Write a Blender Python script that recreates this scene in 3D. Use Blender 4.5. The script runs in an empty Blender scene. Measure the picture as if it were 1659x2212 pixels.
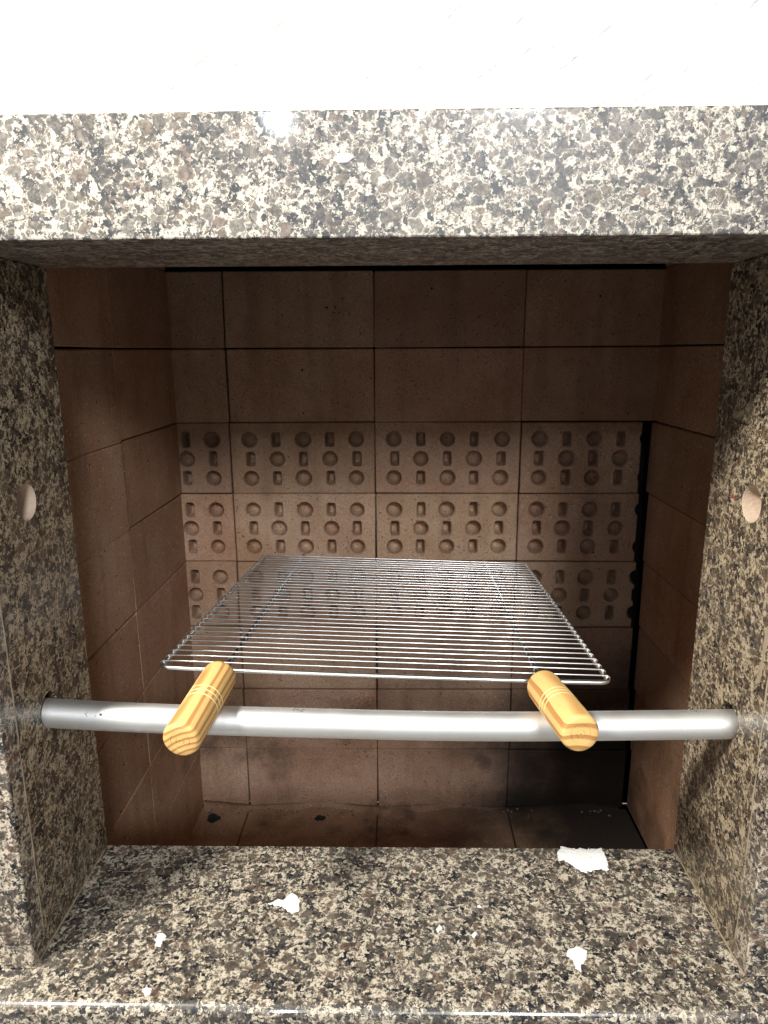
import bpy, bmesh, math, random
from mathutils import Vector, Matrix, Quaternion, noise as mnoise

random.seed(7)
scene = bpy.context.scene
C = scene.collection
ZO = 1.40                                   # height of the lens above the floor of the place

# ------------------------------------------------------------------ camera
cam_d = bpy.data.cameras.new('camera')
cam = bpy.data.objects.new('camera', cam_d)
C.objects.link(cam)
PITCH, YAW, ROLL = 0.22424, -0.01814, -0.0052
fx = Vector((math.sin(YAW), math.cos(YAW), 0)); rx = Vector((math.cos(YAW), -math.sin(YAW), 0))
fw = fx * math.cos(PITCH) + Vector((0, 0, -math.sin(PITCH)))
up = fx * math.sin(PITCH) + Vector((0, 0, math.cos(PITCH)))
r2 = rx * math.cos(ROLL) + up * math.sin(ROLL)
u2 = -rx * math.sin(ROLL) + up * math.cos(ROLL)
cam.matrix_world = Matrix(((r2.x, u2.x, -fw.x, 0), (r2.y, u2.y, -fw.y, 0), (r2.z, u2.z, -fw.z, ZO), (0, 0, 0, 1)))
cam_d.sensor_fit = 'VERTICAL'; cam_d.sensor_height = 36; cam_d.lens = 1518.8 / 2212 * 36
cam_d.clip_start = 0.02; cam_d.clip_end = 200
scene.camera = cam

# ------------------------------------------------------------------ world, lamps, exposure
w = bpy.data.worlds.new('World'); scene.world = w; w.use_nodes = True
w.node_tree.nodes['Background'].inputs[0].default_value = (1.0, 0.97, 0.94, 1)
w.node_tree.nodes['Background'].inputs[1].default_value = 0.31

def lamp(name, loc, target, size, power, col):
    d = bpy.data.lights.new(name, 'AREA'); d.shape = 'DISK'; d.size = size; d.energy = power; d.color = col
    o = bpy.data.objects.new(name, d); C.objects.link(o); o.location = loc
    o.rotation_euler = (Vector(target) - Vector(loc)).to_track_quat('-Z', 'Y').to_euler()
    return o
lamp('ceiling_lamp', (-0.86, -0.06, ZO + 0.88), (0.0, 0.5, ZO - 0.3), 0.24, 47, (1.0, 0.945, 0.85))
lamp('far_ceiling_lamp', (-0.45, -1.95, ZO + 0.875), (0.0, 0.7, ZO - 0.3), 0.07, 6, (0.80, 0.90, 1.0))
window = lamp('window_light', (0.57, -2.40, ZO + 1.36), (0.0, 0.7, ZO - 0.3), 0.66, 86, (0.97, 0.985, 1.0))
vs = scene.view_settings
vs.view_transform = 'Standard'; vs.look = 'None'; vs.gamma = 1; vs.exposure = 0; vs.use_curve_mapping = False
scene.render.engine = 'CYCLES'

# ------------------------------------------------------------------ measurements (metres, z relative to lens)
W, X0, Z0, P = 1.1094, -0.034, 0.006, 0.1143      # back wall, joint, row pitch
XL, XR, YF, YB = -0.3098, 0.2921, 0.4942, 0.6508   # opening
ZS, YS, ZB, ZT = -0.5137, 0.4585, 0.0737, 0.1511   # sill top, sill nose, lintel underside and top
WL, WR = -0.3472, 0.4010                           # brick side walls
ZF = Z0 - 7 * P                                    # fire floor

# ------------------------------------------------------------------ material helpers
class NT:
    def __init__(s, name):
        s.m = bpy.data.materials.new(name); s.m.use_nodes = True
        s.t = s.m.node_tree; s.n = s.t.nodes; s.b = s.n['Principled BSDF']
    def link(s, a, b): s.t.links.new(a, b)
    def put(s, sock, v):
        if isinstance(v, bpy.types.NodeSocket): s.link(v, sock)
        elif v is not None: sock.default_value = v
    def pos(s): return s.n.new('ShaderNodeNewGeometry').outputs['Position']
    def obj(s): return s.n.new('ShaderNodeTexCoord').outputs['Object']
    def rnd(s): return s.n.new('ShaderNodeObjectInfo').outputs['Random']
    def math(s, op, a, b=None, c=None, clamp=False):
        n = s.n.new('ShaderNodeMath'); n.operation = op; n.use_clamp = clamp
        s.put(n.inputs[0], a); s.put(n.inputs[1], b)
        if c is not None: s.put(n.inputs[2], c)
        return n.outputs[0]
    def vmath(s, op, a, b=None, scale=None):
        n = s.n.new('ShaderNodeVectorMath'); n.operation = op
        s.put(n.inputs[0], a); s.put(n.inputs[1], b)
        if scale is not None: n.inputs['Scale'].default_value = scale
        return n.outputs['Value'] if op in ('LENGTH', 'DISTANCE', 'DOT_PRODUCT') else n.outputs[0]
    def noise(s, vec, scale, detail=3, rough=0.55, dist=0.0, color=False):
        n = s.n.new('ShaderNodeTexNoise'); s.put(n.inputs['Vector'], vec)
        n.inputs['Scale'].default_value = scale; n.inputs['Detail'].default_value = detail
        n.inputs['Roughness'].default_value = rough; n.inputs['Distortion'].default_value = dist
        return n.outputs['Color' if color else 'Fac']
    def voro(s, vec, scale, feature='F1', rand=1.0):
        n = s.n.new('ShaderNodeTexVoronoi'); n.feature = feature; s.put(n.inputs['Vector'], vec)
        n.inputs['Scale'].default_value = scale; n.inputs['Randomness'].default_value = rand
        return n
    def ramp(s, fac, stops, interp='LINEAR'):
        n = s.n.new('ShaderNodeValToRGB'); s.put(n.inputs[0], fac); cr = n.color_ramp; cr.interpolation = interp
        while len(cr.elements) < len(stops): cr.elements.new(0.5)
        for e, (p, c) in zip(cr.elements, stops):
            e.position = p; e.color = (c, c, c, 1) if isinstance(c, (int, float)) else (*c, 1)
        return n.outputs[0]
    def step(s, v, a, b):
        n = s.n.new('ShaderNodeMapRange'); n.interpolation_type = 'SMOOTHSTEP'; s.put(n.inputs[0], v)
        n.inputs[1].default_value = a; n.inputs[2].default_value = b
        return n.outputs[0]
    def mix(s, f, a, b, mode='MIX'):
        n = s.n.new('ShaderNodeMix'); n.data_type = 'RGBA'; n.blend_type = mode
        s.put(n.inputs[0], f)
        for sock, v in ((n.inputs[6], a), (n.inputs[7], b)):
            if isinstance(v, tuple): v = (*v, 1)
            s.put(sock, v)
        return n.outputs[2]
    def sep(s, v):
        n = s.n.new('ShaderNodeSeparateXYZ'); s.put(n.inputs[0], v); return n.outputs
    def comb(s, x, y, z):
        n = s.n.new('ShaderNodeCombineXYZ')
        for i, v in enumerate((x, y, z)): s.put(n.inputs[i], v)
        return n.outputs[0]
    def bump(s, h, strength, dist):
        n = s.n.new('ShaderNodeBump'); s.put(n.inputs['Height'], h)
        n.inputs['Strength'].default_value = strength; n.inputs['Distance'].default_value = dist
        s.link(n.outputs[0], s.b.inputs['Normal'])
    def done(s, col=None, rough=None, metal=None, spec=None):
        for k, v in (('Base Color', col), ('Roughness', rough), ('Metallic', metal), ('Specular IOR Level', spec)):
            if isinstance(v, tuple): v = (*v, 1)
            s.put(s.b.inputs[k], v)
        return s.m

def granite(name, rough, scratch=False, coat=0.0, tint=None, haze=0.0, black=0.520, k=1.2):
    t = NT(name); p0 = t.pos(); p = t.vmath('SCALE', p0, scale=k)
    d = t.vmath('SUBTRACT', t.noise(p, 130, 4, 0.65, color=True), (0.5, 0.5, 0.5))
    q = t.vmath('ADD', p, t.vmath('SCALE', d, scale=0.014))
    blob_stops = [(0.0, (.165, .120, .084)), (0.20, (.100, .080, .062)), (0.38, (.190, .165, .136)), (0.55, (.135, .114, .094)), (0.72, (.068, .060, .055)), (0.90, (.205, .138, .104))]
    v1 = t.voro(q, 92); v3 = t.voro(q, 210)
    e_big = t.voro(q, 92, 'DISTANCE_TO_EDGE').outputs['Distance']; e_small = t.voro(q, 210, 'DISTANCE_TO_EDGE').outputs['Distance']
    big = t.sep(v1.outputs['Color']); small = t.sep(v3.outputs['Color'])
    isbig = t.math('LESS_THAN', big[1], 0.40)
    blob = t.mix(isbig, t.ramp(small[0], blob_stops, 'CONSTANT'), t.ramp(big[0], blob_stops, 'CONSTANT'))
    e1 = t.math('ADD', t.math('MULTIPLY', isbig, e_big), t.math('MULTIPLY', t.math('SUBTRACT', 1.0, isbig), e_small))
    keep = t.math('MAXIMUM', isbig, t.math('LESS_THAN', small[1], 0.52))
    mott = t.noise(p, 300, 5, 0.75)
    blob = t.mix(t.step(mott, 0.38, 0.72), t.mix(1.0, blob, (.62, .60, .60), 'MULTIPLY'), t.mix(0.45, blob, (.34, .31, .265)))
    # ground mass: interlocked cream felspar, grey quartz and black mica, no two grains alike
    fine = t.noise(t.vmath('ADD', p, t.vmath('SCALE', d, scale=0.006)), 360, 5, 0.72)
    ground = t.ramp(fine, [(0.30, (.030, .030, .034)), (0.40, (.17, .150, .128)), (0.47, (.44, .395, .325)), (0.56, (.64, .585, .49)), (0.66, (.42, .375, .31)), (0.76, (.60, .55, .47))])
    clump = t.math('ADD', t.noise(p, 200, 5, 0.70, 0.4), t.math('MULTIPLY', t.math('SUBTRACT', t.noise(p, 46, 3), 0.5), 0.42))
    mica = t.step(clump, black, black + 0.04)
    edge = t.math('ADD', e1, t.math('MULTIPLY', t.math('SUBTRACT', mott, 0.5), 0.16))
    inside = t.math('MULTIPLY', t.step(edge, 0.01, 0.11), keep)
    col = t.mix(inside, ground, blob)
    rim = t.math('MULTIPLY', t.step(edge, 0.06, 0.0), t.step(t.noise(p, 90, 3), 0.46, 0.60))
    col = t.mix(t.math('MULTIPLY', rim, 0.6), col, (.60, .545, .45))
    col = t.mix(t.math('MULTIPLY', mica, t.math('SUBTRACT', 1.0, t.math('MULTIPLY', inside, 0.40))), col, (.012, .014, .020))
    rr = t.math('ADD', rough, t.math('MULTIPLY', t.noise(p, 40, 4), 0.08))
    x, y, z = t.sep(p0)
    if scratch == 'sill':
        lines = t.step(t.noise(t.comb(t.math('MULTIPLY', x, 14), t.math('MULTIPLY', y, 420), 0.0), 1.0, 1), 0.70, 0.73)
        area = t.step(t.noise(t.comb(x, y, 3.3), 9, 1), 0.50, 0.60)
    elif scratch == 'jamb':
        lines = t.step(t.noise(t.comb(0.0, t.math('MULTIPLY', y, 30), t.math('MULTIPLY', z, 700)), 1.0, 1), 0.64, 0.68)
        area = t.math('MULTIPLY', t.step(z, ZO - 0.29, ZO - 0.25), t.step(z, ZO - 0.17, ZO - 0.21))
        area = t.math('MULTIPLY', area, t.step(t.noise(p0, 20, 2), 0.42, 0.56))
    if scratch:
        lines = t.math('MULTIPLY', lines, area)
        col = t.mix(t.math('MULTIPLY', lines, 0.55), col, (.58, .52, .42))
        rr = t.math('ADD', rr, t.math('MULTIPLY', lines, 0.3))
    dust = t.step(t.noise(p, 15, 5, 0.65), 0.50, 0.72)
    col = t.mix(t.math('MULTIPLY', dust, 0.08), col, (.50, .46, .40))
    rr = t.math('ADD', rr, t.math('MULTIPLY', dust, 0.16))
    if haze: col = t.mix(haze, col, (.42, .42, .42))  # glare haze on the lintel, put into the stone colour as flat grey
    if tint: col = t.mix(1.0, col, tint, 'MULTIPLY')
    t.b.inputs['Coat Weight'].default_value = coat; t.b.inputs['Coat Roughness'].default_value = 0.07
    t.bump(t.noise(p, 260, 3), 0.04, 0.0004)
    return t.done(col, rr, None, 0.5)

def brick_mat(name, darkening_amount=1.0, tone=1.0, corner=True):
    t = NT(name); p = t.pos(); r = t.rnd()
    base = t.ramp(r, [(0.0, (.48, .275, .185)), (0.33, (.53, .325, .225)), (0.66, (.48, .315, .195)), (1.0, (.55, .360, .270))])
    wn = t.n.new('ShaderNodeTexWhiteNoise'); wn.noise_dimensions = '1D'; t.link(t.math('MULTIPLY', r, 57.3), wn.inputs['W'])
    base = t.mix(1.0, base, t.ramp(wn.outputs['Value'], [(0.0, (.74, .70, .66)), (0.5, (.95, .93, .90)), (1.0, (1.08, 1.06, 1.05))]), 'MULTIPLY')
    base = t.mix(t.step(t.noise(p, 9, 5, 0.6), 0.35, 0.70), base, t.mix(1.0, base, (.78, .64, .50), 'MULTIPLY'))
    base = t.mix(t.math('MULTIPLY', t.step(t.noise(p, 23, 5, 0.65), 0.52, 0.72), 0.5), base, t.mix(1.0, base, (.62, .58, .56), 'MULTIPLY'))
    px_, py_, pz_ = t.sep(p)
    streak = t.noise(t.comb(t.math('MULTIPLY', px_, 24), t.math('MULTIPLY', py_, 24), t.math('MULTIPLY', pz_, 3.5)), 1, 4, 0.6)
    base = t.mix(t.math('MULTIPLY', t.step(streak, 0.48, 0.70), 0.55), base, t.mix(1.0, base, (.55, .46, .40), 'MULTIPLY'))
    grit = t.noise(p, 330, 5, 0.8)
    base = t.mix(1.0, base, t.ramp(grit, [(0.30, .42), (0.45, .88), (0.56, 1.08), (0.72, 1.75)]), 'MULTIPLY')
    base = t.mix(t.math('MULTIPLY', t.noise(p, 900, 2), 0.55), base, (.42, .33, .26))
    pit = t.step(t.noise(p, 300, 3, 0.6), 0.63, 0.68)
    base = t.mix(t.math('MULTIPLY', pit, 0.75), base, (.06, .045, .035))
    big = t.voro(p, 75); bc = t.sep(big.outputs['Color']); pits = t.math('MULTIPLY', t.math('LESS_THAN', big.outputs['Distance'], t.math('MULTIPLY', bc[2], 0.13)), t.math('LESS_THAN', bc[0], 0.10))
    base = t.mix(pits, base, (.018, .014, .012))
    grain = t.voro(p, 150); gm = t.math('MULTIPLY', t.math('LESS_THAN', grain.outputs['Distance'], 0.22), t.math('LESS_THAN', t.sep(grain.outputs['Color'])[1], 0.16))
    base = t.mix(t.math('MULTIPLY', gm, 0.55), base, (.66, .58, .48))
    # darkening of the brick: one heavy patch low in the right-hand corner, lighter smoke clouds elsewhere
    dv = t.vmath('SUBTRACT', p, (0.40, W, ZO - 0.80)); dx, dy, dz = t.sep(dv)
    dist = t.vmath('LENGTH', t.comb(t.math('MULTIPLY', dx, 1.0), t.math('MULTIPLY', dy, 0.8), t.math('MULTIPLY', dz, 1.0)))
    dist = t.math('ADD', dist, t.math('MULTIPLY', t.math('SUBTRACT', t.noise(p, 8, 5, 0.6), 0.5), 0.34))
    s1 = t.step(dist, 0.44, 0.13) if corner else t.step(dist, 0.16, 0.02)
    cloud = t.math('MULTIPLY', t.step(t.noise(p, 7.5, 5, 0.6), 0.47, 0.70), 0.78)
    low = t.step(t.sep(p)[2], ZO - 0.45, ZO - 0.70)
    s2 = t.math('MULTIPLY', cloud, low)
    darkening = t.math('MAXIMUM', s1, s2)
    col = t.mix(t.math('MULTIPLY', darkening, 0.97 * darkening_amount), base, (.010, .009, .009))
    if tone != 1.0: col = t.mix(1.0, col, (tone, tone * .93, tone * .86), 'MULTIPLY')
    h = t.math('ADD', t.math('MULTIPLY', grit, 1.6), t.math('MULTIPLY', t.noise(p, 60, 3), 1.5))
    h = t.math('SUBTRACT', h, t.math('ADD', t.math('MULTIPLY', pit, 1.0), t.math('MULTIPLY', pits, 3.0)))
    t.bump(h, 0.7, 0.0013)
    return t.done(col, 0.88, None, 0.25)

def plain(name, col, rough, metal=0.0, vary=0.25, scale=120, bump=0.25, bd=0.0006):
    t = NT(name); p = t.pos(); n = t.noise(p, scale, 4)
    c = t.mix(t.math('MULTIPLY', n, vary * 2, clamp=True), col, tuple(x * (1 - vary) for x in col))
    t.bump(n, bump, bd)
    return t.done(c, t.math('ADD', rough - 0.08, t.math('MULTIPLY', n, 0.16)), metal)

def aluminium():
    t = NT('aluminium'); p = t.pos(); x, y, z = t.sep(p)
    st = t.noise(t.comb(t.math('MULTIPLY', x, 6), t.math('MULTIPLY', y, 420), t.math('MULTIPLY', z, 420)), 1, 3)
    blot = t.noise(p, 35, 5, 0.65)
    spk = t.step(t.noise(p, 300, 3, 0.6), 0.66, 0.70)
    band = t.math('MULTIPLY', t.step(t.noise(t.comb(t.math('MULTIPLY', x, 1.0), 0, 0), 14, 1), 0.52, 0.58), t.step(t.noise(p, 480, 2), 0.58, 0.63))
    line = t.math('MULTIPLY', band, t.math('MULTIPLY', t.step(z, ZO - 0.3105, ZO - 0.3098), t.step(z, ZO - 0.3065, ZO - 0.3075)))
    col = t.mix(blot, (.88, .88, .86), (.72, .73, .73))
    col = t.mix(t.math('MULTIPLY', spk, 0.5), col, (.92, .92, .92))
    col = t.mix(line, col, (.06, .06, .06))
    t.bump(t.math('ADD', st, t.math('MULTIPLY', spk, 0.6)), 0.16, 0.0004)
    return t.done(col, t.math('ADD', 0.48, t.math('MULTIPLY', blot, 0.20)), 1.0)

def steel(name, rough, col=(.72, .73, .74)):
    t = NT(name); p = t.pos()
    n = t.noise(p, 220, 3)
    return t.done(t.mix(n, col, tuple(x * .8 for x in col)), t.math('ADD', rough, t.math('MULTIPLY', n, 0.10)), 1.0)

def pine(name, ax, ay, light=(.74, .455, .170), dark=(.37, .160, .045), freq=150):
    t = NT(name); p = t.obj(); x, y, z = t.sep(p)
    wob = t.math('MULTIPLY', t.math('SUBTRACT', t.noise(t.comb(t.math('MULTIPLY', x, 30), t.math('MULTIPLY', y, 30), t.math('MULTIPLY', z, 9)), 1, 2), 0.5), 0.006)
    rad = t.math('ADD', t.vmath('LENGTH', t.comb(t.math('SUBTRACT', x, ax), t.math('SUBTRACT', y, ay), 0.0)), wob)
    v = t.math('FRACT', t.math('MULTIPLY', rad, freq))
    v = t.ramp(v, [(0.0, 0.0), (0.45, 0.05), (0.62, 0.9), (0.90, 1.0), (0.95, 0.0)])
    fib = t.noise(t.comb(t.math('MULTIPLY', x, 900), t.math('MULTIPLY', y, 900), t.math('MULTIPLY', z, 40)), 1, 3)
    col = t.mix(v, light, dark)
    col = t.mix(t.math('MULTIPLY', fib, 0.22), col, (.86, .60, .24))
    t.bump(fib, 0.2, 0.0003)
    pore = t.step(t.noise(t.comb(t.math('MULTIPLY', x, 2200), t.math('MULTIPLY', y, 2200), t.math('MULTIPLY', z, 160)), 1, 2), 0.62, 0.70)
    col = t.mix(t.math('MULTIPLY', pore, 0.35), col, (.36, .17, .06))
    return t.done(col, 0.62, None, 0.25)

def plaster_white():
    t = NT('white_plaster'); p = t.pos(); x, y, z = t.sep(p)
    u = t.math('ADD', t.math('MULTIPLY', x, 0.80), t.math('MULTIPLY', z, -1.0))
    v = t.math('ADD', t.math('MULTIPLY', x, 1.0), t.math('MULTIPLY', z, 0.80))
    st = t.noise(t.comb(t.math('MULTIPLY', v, 9), t.math('MULTIPLY', u, 60), 0), 1, 5, 0.62)
    dim = t.step(t.noise(t.comb(t.math('MULTIPLY', v, 26), t.math('MULTIPLY', u, 240), 2.0), 1, 4, 0.7), 0.58, 0.68)
    t.bump(t.math('SUBTRACT', st, t.math('MULTIPLY', dim, 0.8)), 0.5, 0.0018)
    return t.done(t.mix(t.math('MULTIPLY', dim, 0.85), (.83, .82, .79), (.30, .27, .24)), 0.7, None, 0.3)

M = dict(
    granite=granite('polished_granite', 0.36, coat=0.35, haze=0.06, tint=(.97, .99, 1.0)), face=granite('polished_granite_face', 0.30, coat=0.25, tint=(.95, .91, .85)), sill=granite('polished_granite_scratched', 0.28, 'sill', coat=0.25, tint=(.92, .90, .85), black=0.497), jamb=granite('honed_granite', 0.24, 'jamb', tint=(.82, .74, .62)),
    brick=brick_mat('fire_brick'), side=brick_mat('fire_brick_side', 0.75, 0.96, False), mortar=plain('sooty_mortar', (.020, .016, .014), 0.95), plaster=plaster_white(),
    alu=aluminium(), chrome=steel('chrome_wire', 0.26, (.94, .94, .92)), rod=steel('dull_rod', 0.22, (.34, .33, .32)),
    splash=plain('dried_plaster', (.80, .80, .78), 0.75, 0, 0.12, 300, 0.6, 0.001), cut=plain('cut_stone', (.60, .47, .36), 0.85, 0, 0.35, 220, 0.7, 0.0015),
    resin=plain('dried_resin', (.34, .275, .195), 0.5, 0, 0.2, 200), red=plain('red_crayon', (.26, .070, .055), 0.7, 0, 0.3, 900),
    char=plain('charcoal', (.022, .020, .020), 0.8, 0, 0.3, 200, 0.8, 0.002), ash=plain('ash_crumb', (.20, .16, .135), 0.95, 0, 0.3, 300, 0.8, 0.002),
    pine_a=pine('pine_wood', 0.012, -0.060, freq=190), pine_b=pine('pine_wood_slanted', 0.026, -0.050, freq=105), groove=plain('pale_cut_wood', (.84, .66, .33), 0.6, 0, 0.1, 400))

# ------------------------------------------------------------------ mesh helpers
def obj(name, bm, mat, parent=None, smooth=False):
    me = bpy.data.meshes.new(name)
    if isinstance(bm, bpy.types.Mesh): me = bm
    else:
        bmesh.ops.recalc_face_normals(bm, faces=bm.faces[:]); bm.to_mesh(me); bm.free()
    if smooth:
        for f in me.polygons: f.use_smooth = True
    if not me.materials: me.materials.append(mat)
    o = bpy.data.objects.new(name, me); C.objects.link(o)
    if parent is not None:
        o.parent = parent
        o.matrix_parent_inverse = Matrix.Identity(4)
    return o
def tag(o, label, cat, group=None):
    o['label'] = label; o['category'] = cat
    if group: o['group'] = group
    return o
def empty(name, loc=(0, 0, 0)):
    o = bpy.data.objects.new(name, None); C.objects.link(o); o.location = loc; o.empty_display_size = 0.05
    return o
def box(x0, x1, y0, y1, z0, z1, bevel=0.0, seg=2, jit=0.0):
    bm = bmesh.new()
    vs_ = [bm.verts.new((x, y, z)) for z in (z0, z1) for y in (y0, y1) for x in (x0, x1)]
    for f in ((0, 2, 3, 1), (4, 5, 7, 6), (0, 1, 5, 4), (2, 6, 7, 3), (0, 4, 6, 2), (1, 3, 7, 5)):
        bm.faces.new([vs_[i] for i in f])
    if jit:
        for v in bm.verts: v.co += Vector([random.uniform(-jit, jit) for _ in range(3)])
    if bevel: bmesh.ops.bevel(bm, geom=bm.edges[:], offset=bevel, segments=seg, profile=0.5, affect='EDGES')
    return bm
def tube(bm, pts, r, seg=12, cap=True):
    pts = [Vector(p) for p in pts]; rings = []; ref = None
    for i, p in enumerate(pts):
        a = pts[max(i - 1, 0)]; b = pts[min(i + 1, len(pts) - 1)]; t = (b - a).normalized()
        if ref is None: ref = Vector((0, 0, 1)) if abs(t.z) < 0.9 else Vector((1, 0, 0))
        n = (ref - t * ref.dot(t)).normalized(); ref = n; bn = t.cross(n)
        rr = r[i] if isinstance(r, (list, tuple)) else r
        rings.append([bm.verts.new(p + (n * math.cos(k * 2 * math.pi / seg) + bn * math.sin(k * 2 * math.pi / seg)) * rr) for k in range(seg)])
    for A, B in zip(rings, rings[1:]):
        for k in range(seg): bm.faces.new((A[k], A[(k + 1) % seg], B[(k + 1) % seg], B[k]))
    if cap:
        bm.faces.new(rings[0][::-1]); bm.faces.new(rings[-1])
    return rings
def lathe(profile, seg=40):
    """profile of (radius, z); closed at both ends"""
    bm = bmesh.new(); rings = []
    for r, z in profile:
        if r <= 1e-6: rings.append([bm.verts.new((0, 0, z))])
        else: rings.append([bm.verts.new((r * math.cos(k * 2 * math.pi / seg), r * math.sin(k * 2 * math.pi / seg), z)) for k in range(seg)])
    for A, B in zip(rings, rings[1:]):
        for k in range(seg):
            a, b, c, d = A[k % len(A)], A[(k + 1) % len(A)], B[(k + 1) % len(B)], B[k % len(B)]
            f = []
            for v in (a, b, c, d):
                if v not in f: f.append(v)
            if len(f) > 2: bm.faces.new(f)
    return bm
def boolean_cut(o, cutter_bm):
    cm = bpy.data.meshes.new('cutter')
    bmesh.ops.recalc_face_normals(cutter_bm, faces=cutter_bm.faces[:]); cutter_bm.to_mesh(cm); cutter_bm.free()
    c = bpy.data.objects.new('cutter', cm); C.objects.link(c)
    c.matrix_world = Matrix.Translation(o.location) @ o.rotation_euler.to_matrix().to_4x4()
    md = o.modifiers.new('cut', 'BOOLEAN'); md.operation = 'DIFFERENCE'; md.solver = 'EXACT'; md.object = c
    bpy.context.view_layer.update()
    dg = bpy.context.evaluated_depsgraph_get()
    me = bpy.data.meshes.new_from_object(o.evaluated_get(dg))
    o.modifiers.clear(); old = o.data; nm = old.name; o.data = me
    bpy.data.objects.remove(c); bpy.data.meshes.remove(cm); bpy.data.meshes.remove(old); me.name = nm
def Z(z): return z + ZO

# ------------------------------------------------------------------ the wall above
wall = obj('plaster_wall', box(-1.5, 1.5, YF + 0.006, YF + 0.12, Z(ZT) + 0.0005, Z(1.2), 0.001, 1), M['plaster'])
tag(wall, 'white plastered wall with faint trowel strokes above the granite lintel', 'wall')

# ------------------------------------------------------------------ the built-in barbecue
bbq = empty('barbecue')
tag(bbq, 'built-in barbecue with speckled brown granite surround and fire brick lining', 'barbecue')
# lintel
lin = obj('lintel', box(-0.80, 0.80, YF, YB, Z(ZB), Z(ZT), 0.0012, 2), M['granite'], bbq)
# sill slab with rounded nose and an apron below
bm = bmesh.new(); prof = []
T = 0.030
for k in range(9):
    a = math.radians(90 + k * 90 / 8); prof.append((YS + 0.009 + 0.009 * math.cos(a), Z(ZS) - 0.009 + 0.009 * math.sin(a)))
prof += [(YS, Z(ZS) - T), (YB, Z(ZS) - T), (YB, Z(ZS) - 0.0015), (YB - 0.0015, Z(ZS))]
A = [bm.verts.new((-0.80, y, z)) for y, z in prof]; B = [bm.verts.new((0.80, y, z)) for y, z in prof]
for i in range(len(prof)): bm.faces.new((A[i], A[(i + 1) % len(A)], B[(i + 1) % len(A)], B[i]))
bm.faces.new(A); bm.faces.new(B[::-1])
sill = obj('sill', bm, M['sill'], bbq)
obj('apron', box(-0.80, 0.80, YS + 0.004, YS + 0.024, Z(ZS) - T - 0.10, Z(ZS) - T + 0.001, 0.001, 1), M['granite'], bbq)
obj('front_base', box(-0.80, 0.80, YS + 0.03, YB - 0.0025, Z(ZF) - 0.06, Z(ZS) - T - 0.0005), M['mortar'], bbq)
# jambs: a face slab and a lining slab, with glued seam, drilled holes
linings = {}
holes = {-1: [(0.572, -0.1216), (0.5680, -0.3100)], 1: [(0.572, -0.1240), (0.5680, -0.3184)]}
for s in (-1, 1):
    xi = XL if s < 0 else XR
    xo = xi + s * 0.16
    face = obj('jamb_face', box(min(xi, xo), max(xi, xo), YF, YF + 0.0205, Z(ZS) + 0.0004, Z(ZB) - 0.0004, 0.0008, 1), M['face'], bbq)
    xe = xi + s * 0.062
    lining = obj('jamb_lining', box(min(xi + s * .0004, xe), max(xi + s * .0004, xe), YF + 0.0213, YB, Z(ZS) + 0.0004, Z(ZB) - 0.0004, 0.0010, 1), M['jamb'], bbq)
    linings[s] = lining
    cut = bmesh.new()
    for y, z in holes[s]: tube(cut, [(xi - s * 0.02, y, Z(z)), (xi + s * 0.05, y, Z(z))], 0.0160, 40)
    boolean_cut(lining, cut)
    for i, (y, z) in enumerate(holes[s]):
        if i == 1: continue
        bm = bmesh.new(); n = 40; rr = [(0.0158, 0.0006), (0.0150, 0.0016), (0.0149, 0.024), (0.0135, 0.031), (0.0, 0.033)]
        R = []
        for r_, dpt in rr:
            R.append([bm.verts.new((xi + s * dpt, y + max(r_, 1e-5) * math.cos(k * 2 * math.pi / n) , Z(z) + max(r_, 1e-5) * math.sin(k * 2 * math.pi / n))) for k in range(n)])
        for Aa, Bb in zip(R, R[1:]):
            for k in range(n): bm.faces.new((Aa[k], Aa[(k + 1) % n], Bb[(k + 1) % n], Bb[k]))
        h = obj('drilled_hole', bm, M['cut'], lining, True)
    # resin bead squeezed from the seam
    bm = bmesh.new(); pts = []; rad = []
    zz = ZS + 0.012
    while zz < ZB - 0.16:
        pts.append((xi + s * 0.0008, YF + 0.0209 + random.uniform(-.0006, .0006), Z(zz)))
        rad.append(random.uniform(0.0008, 0.0017)); zz += 0.011
    tube(bm, pts, rad, 6)
    obj('resin_bead', bm, M['resin'], lining, True)
    bm = bmesh.new(); yy = YF + 0.001; pts = []; rad = []
    while yy < YB - 0.002:
        pts.append((xi - s * random.uniform(-.0003, .0003), yy, Z(ZS) + 0.0003)); rad.append(random.uniform(.0005, .0012)); yy += 0.008
    tube(bm, pts, rad, 6)
    obj('grout_bead', bm, M['resin'], lining, True)

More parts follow.
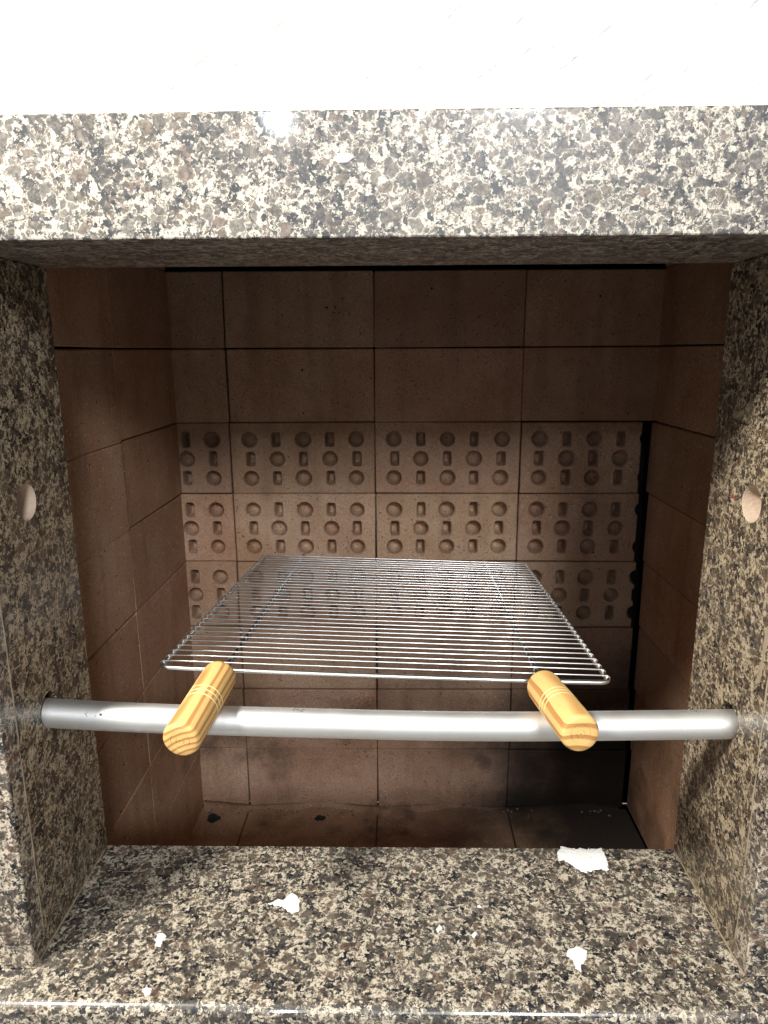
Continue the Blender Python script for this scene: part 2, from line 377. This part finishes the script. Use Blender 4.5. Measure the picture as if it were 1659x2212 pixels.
# flat irregular patches (real thin lumps) -------------------------------------------------
def patch(name, pts, thick, mat, parent, axis='z', lift=0.0):
    """pts: outline in the plane (u,v); subdivided, roughened and domed"""
    rng = random.Random(len(pts) * 17 + int(abs(pts[0][0]) * 1e5))
    out = []
    for i, p in enumerate(pts):
        q = pts[(i + 1) % len(pts)]; d = math.hypot(q[0] - p[0], q[1] - p[1])
        n = max(2, int(d / 0.0022))
        for k in range(n):
            t = k / n; j = d * 0.07
            out.append((p[0] + (q[0] - p[0]) * t + rng.uniform(-j, j), p[1] + (q[1] - p[1]) * t + rng.uniform(-j, j)))
    cx = sum(p[0] for p in out) / len(out); cy = sum(p[1] for p in out) / len(out)
    bm = bmesh.new(); R = []
    for f, h in ((1.0, 0.0), (0.97, 0.55), (0.75, 0.95), (0.4, 1.0)):
        ring = []
        for u, v in out:
            uu = cx + (u - cx) * f; vv = cy + (v - cy) * f; hh = lift + thick * h * rng.uniform(0.7, 1.15)
            ring.append(bm.verts.new((uu, vv, hh)))
        R.append(ring)
    n = len(out)
    for Aa, Bb in zip(R, R[1:]):
        for k in range(n): bm.faces.new((Aa[k], Aa[(k + 1) % n], Bb[(k + 1) % n], Bb[k]))
    bm.faces.new(R[-1]); bm.faces.new(R[0][::-1])
    if axis == 'y':
        for v in bm.verts: v.co = Vector((v.co.x, YF - v.co.z, v.co.y))
    elif axis in ('xl', 'xr'):
        for v in bm.verts: v.co = Vector(((XL + v.co.z) if axis == 'xl' else (XR - v.co.z), v.co.x, v.co.y))
    else:
        for v in bm.verts: v.co.z += Z(ZS)
    return obj(name, bm, mat, parent, False)
splashes = [
    [(-0.1227, 0.5699), (-0.1147, 0.5752), (-0.1091, 0.5741), (-0.1033, 0.583), (-0.0977, 0.5819), (-0.0929, 0.5725), (-0.0927, 0.5611), (-0.0987, 0.5576), (-0.107, 0.565)],
    [(0.1691, 0.6458), (0.1754, 0.6501), (0.217, 0.6501), (0.2176, 0.6325), (0.2147, 0.6191), (0.1883, 0.6149), (0.18, 0.6227), (0.1737, 0.632), (0.1667, 0.6306)],
    [(0.1504, 0.5198), (0.1606, 0.5233), (0.1667, 0.5185), (0.165, 0.5122), (0.1581, 0.5041), (0.156, 0.4971), (0.1526, 0.5008), (0.1525, 0.5101), (0.1478, 0.5139)],
    [(-0.2179, 0.5326), (-0.2124, 0.5337), (-0.208, 0.5306), (-0.2099, 0.5235), (-0.2096, 0.519), (-0.2151, 0.5194)],
    [(-0.2102, 0.4749), (-0.2083, 0.4784), (-0.2031, 0.4767), (-0.2024, 0.4724), (-0.2061, 0.4698)],
    [(0.0671, 0.5349), (0.0709, 0.5391), (0.0726, 0.536), (0.0692, 0.5313)],
    [(0.0357, 0.5408), (0.0394, 0.5461), (0.0417, 0.5419), (0.0371, 0.5366)],
    [(0.0757, 0.5675), (0.0787, 0.571), (0.08, 0.567)]]
for pts in splashes: patch('plaster_splash', pts, 0.0011, M['splash'], sill)
patch('plaster_splash', [(-0.040, Z(.1215)), (-0.036, Z(.1255)), (-0.030, Z(.1250)), (-0.0265, Z(.1225)), (-0.031, Z(.1195)), (-0.037, Z(.119))], 0.0009, M['splash'], lin, 'y')
patch('crayon_mark', [(0.4975, Z(-.3192)), (0.5164, Z(-.3180)), (0.5164, Z(-.3170)), (0.4975, Z(-.3180))], 0.0002, M['red'], linings[-1], 'xl', 0.0002)
patch('crayon_mark', [(0.594, Z(-.1258)), (0.611, Z(-.1240)), (0.611, Z(-.1234)), (0.594, Z(-.1250))], 0.0002, M['red'], linings[1], 'xr', 0.0002)
patch('resin_smear', [(0.5165, Z(-.210)), (0.5215, Z(-.2371)), (0.5245, Z(-.2600)), (0.5310, Z(-.2662)), (0.5270, Z(-.2450)), (0.5240, Z(-.212))], 0.0010, M['resin'], linings[1], 'xr')

# ------------------------------------------------------------------ fire brick lining
BW, JT = 0.230, 0.0017
full = {}
def brick_mesh(lx, ly, lz, mat):
    key = (round(lx, 4), round(ly, 4), round(lz, 4), mat)
    lst = full.setdefault(key, [])
    if len(lst) < 3:
        bm = box(-lx / 2, lx / 2, -ly / 2, ly / 2, -lz / 2, lz / 2, 0.0014, 1, 0.0009)
        me = bpy.data.meshes.new('brick'); bmesh.ops.recalc_face_normals(bm, faces=bm.faces[:]); bm.to_mesh(me); bm.free()
        me.materials.append(M[mat]); lst.append(me); return me
    return random.choice(lst)
def brick(parent, x0, x1, y0, y1, z0, z1, wob=0.0007, mat='brick'):
    me = brick_mesh(x1 - x0, y1 - y0, z1 - z0, mat)
    o = bpy.data.objects.new('brick', me); C.objects.link(o); o.parent = parent
    o.location = ((x0 + x1) / 2 + random.uniform(-wob, wob) * .4, (y0 + y1) / 2 + random.uniform(-wob, wob), Z((z0 + z1) / 2) + random.uniform(-wob, wob) * .3)
    o.rotation_euler = [random.uniform(-.0035, .0035) for _ in range(3)]
    return o
D = 0.052
back = obj('back_wall', box(-0.46, 0.52, W + 0.100, W + 0.18, Z(ZF) - 0.06, Z(0.60)), M['mortar'], bbq)
right_edge = [0.4550, 0.4550, 0.3868, 0.3890, 0.3925, 0.3965, 0.4010, 0.4030]
slot_w, slot_h, hole_r = 0.0064, 0.0112, 0.0118
for r in range(8):
    z1 = Z0 + P * (1 - r) - JT / 2; z0 = z1 - P + JT
    if r == 0: z1 = 0.119
    edges = [(-0.42, X0 - BW), (X0 - BW, X0), (X0, X0 + BW), (X0 + BW, right_edge[r])]
    for c, (a, b) in enumerate(edges):
        a += JT / 2; b -= JT / 2
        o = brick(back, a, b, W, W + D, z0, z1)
        if 2 <= r <= 4:
            base_x = (X0 - BW * 2, X0 - BW, X0, X0 + BW)[c] + 0.0008
            cut = bmesh.new()
            for i in range(5):
                for j in range(3):
                    cx = base_x + 0.0300 + 0.0424 * i + random.uniform(-.0008, .0008); cz = Z(z1) - 0.0262 - 0.0310 * j
                    if cx < a - 0.02 or cx > b + 0.02: continue
                    loc = Vector((cx, W, cz)) - o.location
                    rnd_ = (i + j) % 2 == 0
                    k_ = random.uniform(.94, 1.05)
                    hw, hh, ex = (hole_r * k_, hole_r * k_, 2.0) if rnd_ else (slot_w * k_, slot_h * random.uniform(.95, 1.05), 5.0)
                    steps = [(-.004, .0042, 1), (-.0002, .0021, 1), (.0010, .0009, 1), (.0030, .0002, 1), (.0090, 0, .97)]
                    steps += [(.0170, 0, .86), (.0225, 0, .66), (.0260, 0, .36), (.0272, 0, .08)] if rnd_ else [(.0200, 0, .86), (.0250, 0, .66), (.0262, 0, .30)]
                    rings_ = []; ns = 24; tx, tz = random.uniform(-.05, .05), random.uniform(-.05, .05)
                    for dy_, fl, sc in steps:
                        rg_ = []
                        for q_ in range(ns):
                            a_ = (q_ + .5) * 2 * math.pi / ns; ca, sa = math.cos(a_), math.sin(a_)
                            ux = math.copysign(abs(ca) ** (2 / ex), ca); uz = math.copysign(abs(sa) ** (2 / ex), sa)
                            rg_.append(cut.verts.new(loc + Vector(((hw * sc + fl) * ux + tx * dy_, dy_, (hh * sc + fl) * uz + tz * dy_))))
                        rings_.append(rg_)
                    for Aa, Bb in zip(rings_, rings_[1:]):
                        for q_ in range(ns): cut.faces.new((Aa[q_], Aa[(q_ + 1) % ns], Bb[(q_ + 1) % ns], Bb[q_]))
                    cut.faces.new(rings_[0]); cut.faces.new(rings_[-1][::-1])
            o.data = o.data.copy()
            boolean_cut(o, cut)
            o.name = 'perforated_brick'
# left wall
lw = obj('side_wall', box(WL - 0.14, WL - 0.030, YB + 0.002, W + 0.099, Z(ZF) - 0.06, Z(0.60)), M['mortar'], bbq)
rw = obj('side_wall', box(WR + 0.044, WR + 0.16, YB + 0.002, W + 0.099, Z(ZF) - 0.06, Z(0.60)), M['mortar'], bbq)
for r in range(-1, 8):
    z1 = Z0 + P * (1 - r) - JT / 2; z0 = z1 - P + JT
    dz = -0.003 if r in (1, 2) else 0.0
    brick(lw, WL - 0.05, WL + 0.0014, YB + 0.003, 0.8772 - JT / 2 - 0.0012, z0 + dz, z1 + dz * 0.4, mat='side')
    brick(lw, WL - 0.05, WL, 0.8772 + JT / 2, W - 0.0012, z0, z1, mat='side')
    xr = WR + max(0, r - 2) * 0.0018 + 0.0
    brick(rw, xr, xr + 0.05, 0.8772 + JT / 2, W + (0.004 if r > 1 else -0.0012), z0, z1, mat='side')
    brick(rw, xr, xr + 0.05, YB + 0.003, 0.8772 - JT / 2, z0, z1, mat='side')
# fire floor
ff = obj('fire_floor', box(-0.46, 0.52, YB - 0.0024, W + 0.099, Z(ZF) - 0.12, Z(ZF) - 0.0615), M['mortar'], bbq)
for c in range(4):
    a = X0 - BW * 2 + BW * c
    b = a + BW
    a = max(a, WL - 0.004); b = min(b, WR + 0.008)
    for k in range(4):
        y1 = W - 0.0015 - k * 0.1155
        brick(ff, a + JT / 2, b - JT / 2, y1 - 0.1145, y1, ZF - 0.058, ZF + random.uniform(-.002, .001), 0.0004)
# flue above the opening; unseen slab added on top to keep light out
obj('flue_light_blocker', box(-0.46, 0.52, YB + 0.0005, W + 0.18, Z(0.601), Z(0.66)), M['mortar'], bbq)
obj('flue_front', box(-0.46, 0.52, YF + 0.13, YB - 0.001, Z(ZT) + 0.001, Z(0.60)), M['mortar'], bbq)
# crumbs of mortar left along the foot of the back wall
bm = bmesh.new()
for i in range(90):
    x = random.uniform(WL + .01, WR - .02); y = W - abs(random.gauss(0, 0.012)) - 0.003; s = random.uniform(0.0008, 0.0028)
    res = bmesh.ops.create_icosphere(bm, subdivisions=1, radius=s)
    for v in res['verts']:
        v.co = Vector((v.co.x * random.uniform(.7, 1.4), v.co.y * random.uniform(.7, 1.3), v.co.z * random.uniform(.5, 1))) + Vector((x, y, Z(ZF) + s * .2))
fl = bmesh.new(); Ra = []; n = 90
for i in range(n + 1):
    x = WL + 0.002 + (0.392 - WL) * i / n
    wd = 0.012 + 0.011 * math.sin(i * .31) * math.sin(i * .13 + 1) + random.uniform(-.003, .003); ht = 0.007 + 0.004 * math.sin(i * .23 + 2) + random.uniform(-.0012, .0012)
    Ra.append([fl.verts.new((x, W + 0.0015, Z(ZF) + ht)), fl.verts.new((x, W - wd * .35, Z(ZF) + ht * .55)), fl.verts.new((x, W - wd * .7, Z(ZF) + ht * .25)), fl.verts.new((x, W - wd - .004, Z(ZF) - 0.003)), fl.verts.new((x, W + 0.0015, Z(ZF) - 0.004))])
for Aa, Bb in zip(Ra, Ra[1:]):
    for k in range(5): fl.faces.new((Aa[k], Aa[(k + 1) % 5], Bb[(k + 1) % 5], Bb[k]))
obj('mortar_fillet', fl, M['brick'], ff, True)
cr = obj('mortar_crumbs', bm, M['ash'], ff); cr['kind'] = 'stuff'

# ------------------------------------------------------------------ aluminium support pipe
PR = 0.0127
zpl, zpr, YP = -0.3135, -0.3219, 0.5680
def pipe_z(x):
    t = (x - XL) / (XR - XL); return zpl + (zpr - zpl) * t - 0.0062 * (1 - (2 * t - 1) ** 2)
bm = bmesh.new(); pts = []; N = 60
for i in range(N + 1):
    x = XL - 0.0165 + (XR - XL + 0.033) * i / N
    pts.append((x, YP - 0.0006 * math.sin(i * .21), Z(pipe_z(x))))
R1 = tube(bm, pts, PR, 48, False); R2 = tube(bm, pts, PR - 0.0015, 48, False)
for k in (0, -1):
    for i in range(48): bm.faces.new((R1[k][i], R1[k][(i + 1) % 48], R2[k][(i + 1) % 48], R2[k][i]))
pipe = obj('support_pipe', bm, M['alu'], None, True)
tag(pipe, 'scuffed aluminium pipe spanning the opening under the wooden grill handles', 'pipe')

# ------------------------------------------------------------------ wire grill with wooden handles
G = Vector((-0.222, 0.6074, Z(-0.2847))); Wv = Vector((0.4205, -0.0014, -0.0138)); Dv = Vector((0.0088, 0.4820, -0.0349))
grill = empty('wire_grill', G + Wv * .5 + Dv * .5)
tag(grill, 'shiny wire barbecue grill with two striped pine handles resting on the pipe', 'grill')
gi = Matrix.Translation(-grill.location)
Nv = Wv.cross(Dv).normalized()
uW, uD = Wv.normalized(), Dv.normalized()
def part(name, bm, mat, parent=None, smooth=True):
    if parent is None:
        bmesh.ops.transform(bm, matrix=gi, verts=bm.verts[:])
        return obj(name, bm, mat, grill, smooth)
    return obj(name, bm, mat, parent, smooth)
WRD, RR = 0.00086, 0.0023
low = -Nv * (WRD + RR - 0.0002)
# bent outer frame
bm = bmesh.new(); cr_ = 0.009; pts = [G + Dv + low]
for k in range(7):
    a = k / 6 * math.pi / 2
    pts.append(G + low + uW * (cr_ - cr_ * math.cos(a)) + uD * (cr_ - cr_ * math.sin(a)))
for k in range(1, 12): pts.append(G + low + Wv * k / 12 + Vector((0, 0, -0.0011 * math.sin(math.pi * k / 12))))
for k in range(7):
    a = k / 6 * math.pi / 2
    pts.append(G + Wv + low - uW * (cr_ - cr_ * math.sin(a)) + uD * (cr_ - cr_ * math.cos(a)))
pts.append(G + Wv + Dv + low)
tube(bm, pts, RR, 14); part('frame', bm, M['chrome'])
# cross wires, their ends turned down over the frame
NW = 33
for i in range(NW):
    f = 0.022 + 0.978 * i / (NW - 1)
    o = G + Dv * min(f, 1) + uD * random.uniform(-.0006, .0006)
    ov = 0.0012
    pts = [o - uW * (ov + .0015) - Nv * 0.0042, o - uW * (ov + .0012) - Nv * 0.0016, o - uW * ov * .3 + Nv * 0.0]
    sag = random.uniform(0.0, 0.0009)
    for k in range(1, 8): pts.append(o + Wv * k / 8 + Vector((0, 0, -sag * math.sin(math.pi * k / 8))))
    e = o + Wv
    pts += [e + uW * ov * .3, e + uW * (ov + .0012) - Nv * 0.0016, e + uW * (ov + .0015) - Nv * 0.0042]
    bm = bmesh.new(); tube(bm, pts, WRD, 8); part('cross_wire', bm, M['chrome'])
# long rods that reach the back wall and carry the handles
def handle_geo():
    R = 0.0157; L = 0.098
    gz = [0.042, 0.048, 0.054]
    pr = [(0, 0), (0.0118, 0.0), (0.0133, 0.0008), (0.0151, 0.0034), (R, 0.0075)]
    for g in gz: pr += [(R, g - .0008), (R - .0004, g - .0004), (R - .0004, g + .0004), (R, g + .0008)]
    pr += [(R, L - .0042), (R - .0003, L - .0030), (R - .0009, L - .0016), (R - .0017, L - .0006), (R - .0026, L - .0001), (0.0082, L), (0.0079, L - .0005), (0.0076, L),
           (0.0036, L + .0001), (0.0033, L - .0004), (0.0030, L + .0001), (0.0008, L + .0001), (0.0005, L - .0007), (0, L - .0008)]
    return lathe(pr, 48), gz, R
for idx, (fr, mat, yrot, splay) in enumerate(((0.144, M['pine_a'], 0.25, -0.003), (0.846, M['pine_b'], -0.55, 0.0030))):
    base = G + Wv * fr + low
    end = base + Dv * ((W - 0.001 - base.y) / Dv.y)
    xk = base.x
    zc = Z(pipe_z(xk)) + PR + 0.0157 - 0.0006
    start = base + uD * -0.010
    dirv = Vector((splay, YP - start.y, zc - start.z)).normalized()
    bm = bmesh.new(); tube(bm, [end, base + Dv * .5, base, start + dirv * .02], 0.0028, 12); part('long_rod', bm, M['rod'])
    bm, gz, R = handle_geo()
    h = obj('handle', bm, mat, grill, True)
    h.data.set_sharp_from_angle(angle=math.radians(28))
    h.location = start - grill.location
    q = dirv.to_track_quat('Z', 'Y'); h.rotation_mode = 'QUATERNION'
    h.rotation_quaternion = q @ Quaternion((0, 0, 1), yrot)
    for g in gz:
        bm = bmesh.new(); seg = 48
        rg = [[bm.verts.new((rr_ * math.cos(k * 2 * math.pi / seg), rr_ * math.sin(k * 2 * math.pi / seg), zz_)) for k in range(seg)] for rr_, zz_ in ((R - .00045, g - .0006), (R + .00005, g - .0004), (R + .00005, g + .0004), (R - .00045, g + .0006))]
        for Aa, Bb in zip(rg, rg[1:]):
            for k in range(seg): bm.faces.new((Aa[k], Aa[(k + 1) % seg], Bb[(k + 1) % seg], Bb[k]))
        part('groove', bm, M['groove'], h)

# ------------------------------------------------------------------ crumbs of charcoal on the fire floor
def lump(name, loc, s, label):
    rng = random.Random(int(s * 1e5)); bm = bmesh.new()
    bmesh.ops.create_icosphere(bm, subdivisions=3, radius=s)
    for v in bm.verts:
        k = 1 + 0.75 * mnoise.noise(v.co / s * 1.3 + Vector((s * 900, 0, 0))) + 0.3 * mnoise.noise(v.co / s * 4)
        v.co = Vector((v.co.x * 1.5, v.co.y * .9, v.co.z * 1.0)) * k
    o = obj(name, bm, M['char']); o.location = (loc[0], loc[1], Z(ZF) + s * .5)
    return tag(o, label, 'charcoal', 'charcoal crumbs on the fire floor')
lump('charcoal_crumb', (-0.3206, 1.071), 0.0064, 'charcoal crumb on the fire floor in the left back corner')
lump('charcoal_crumb', (-0.1341, 1.073), 0.0048, 'charcoal crumb on the fire floor below the middle of the grill')
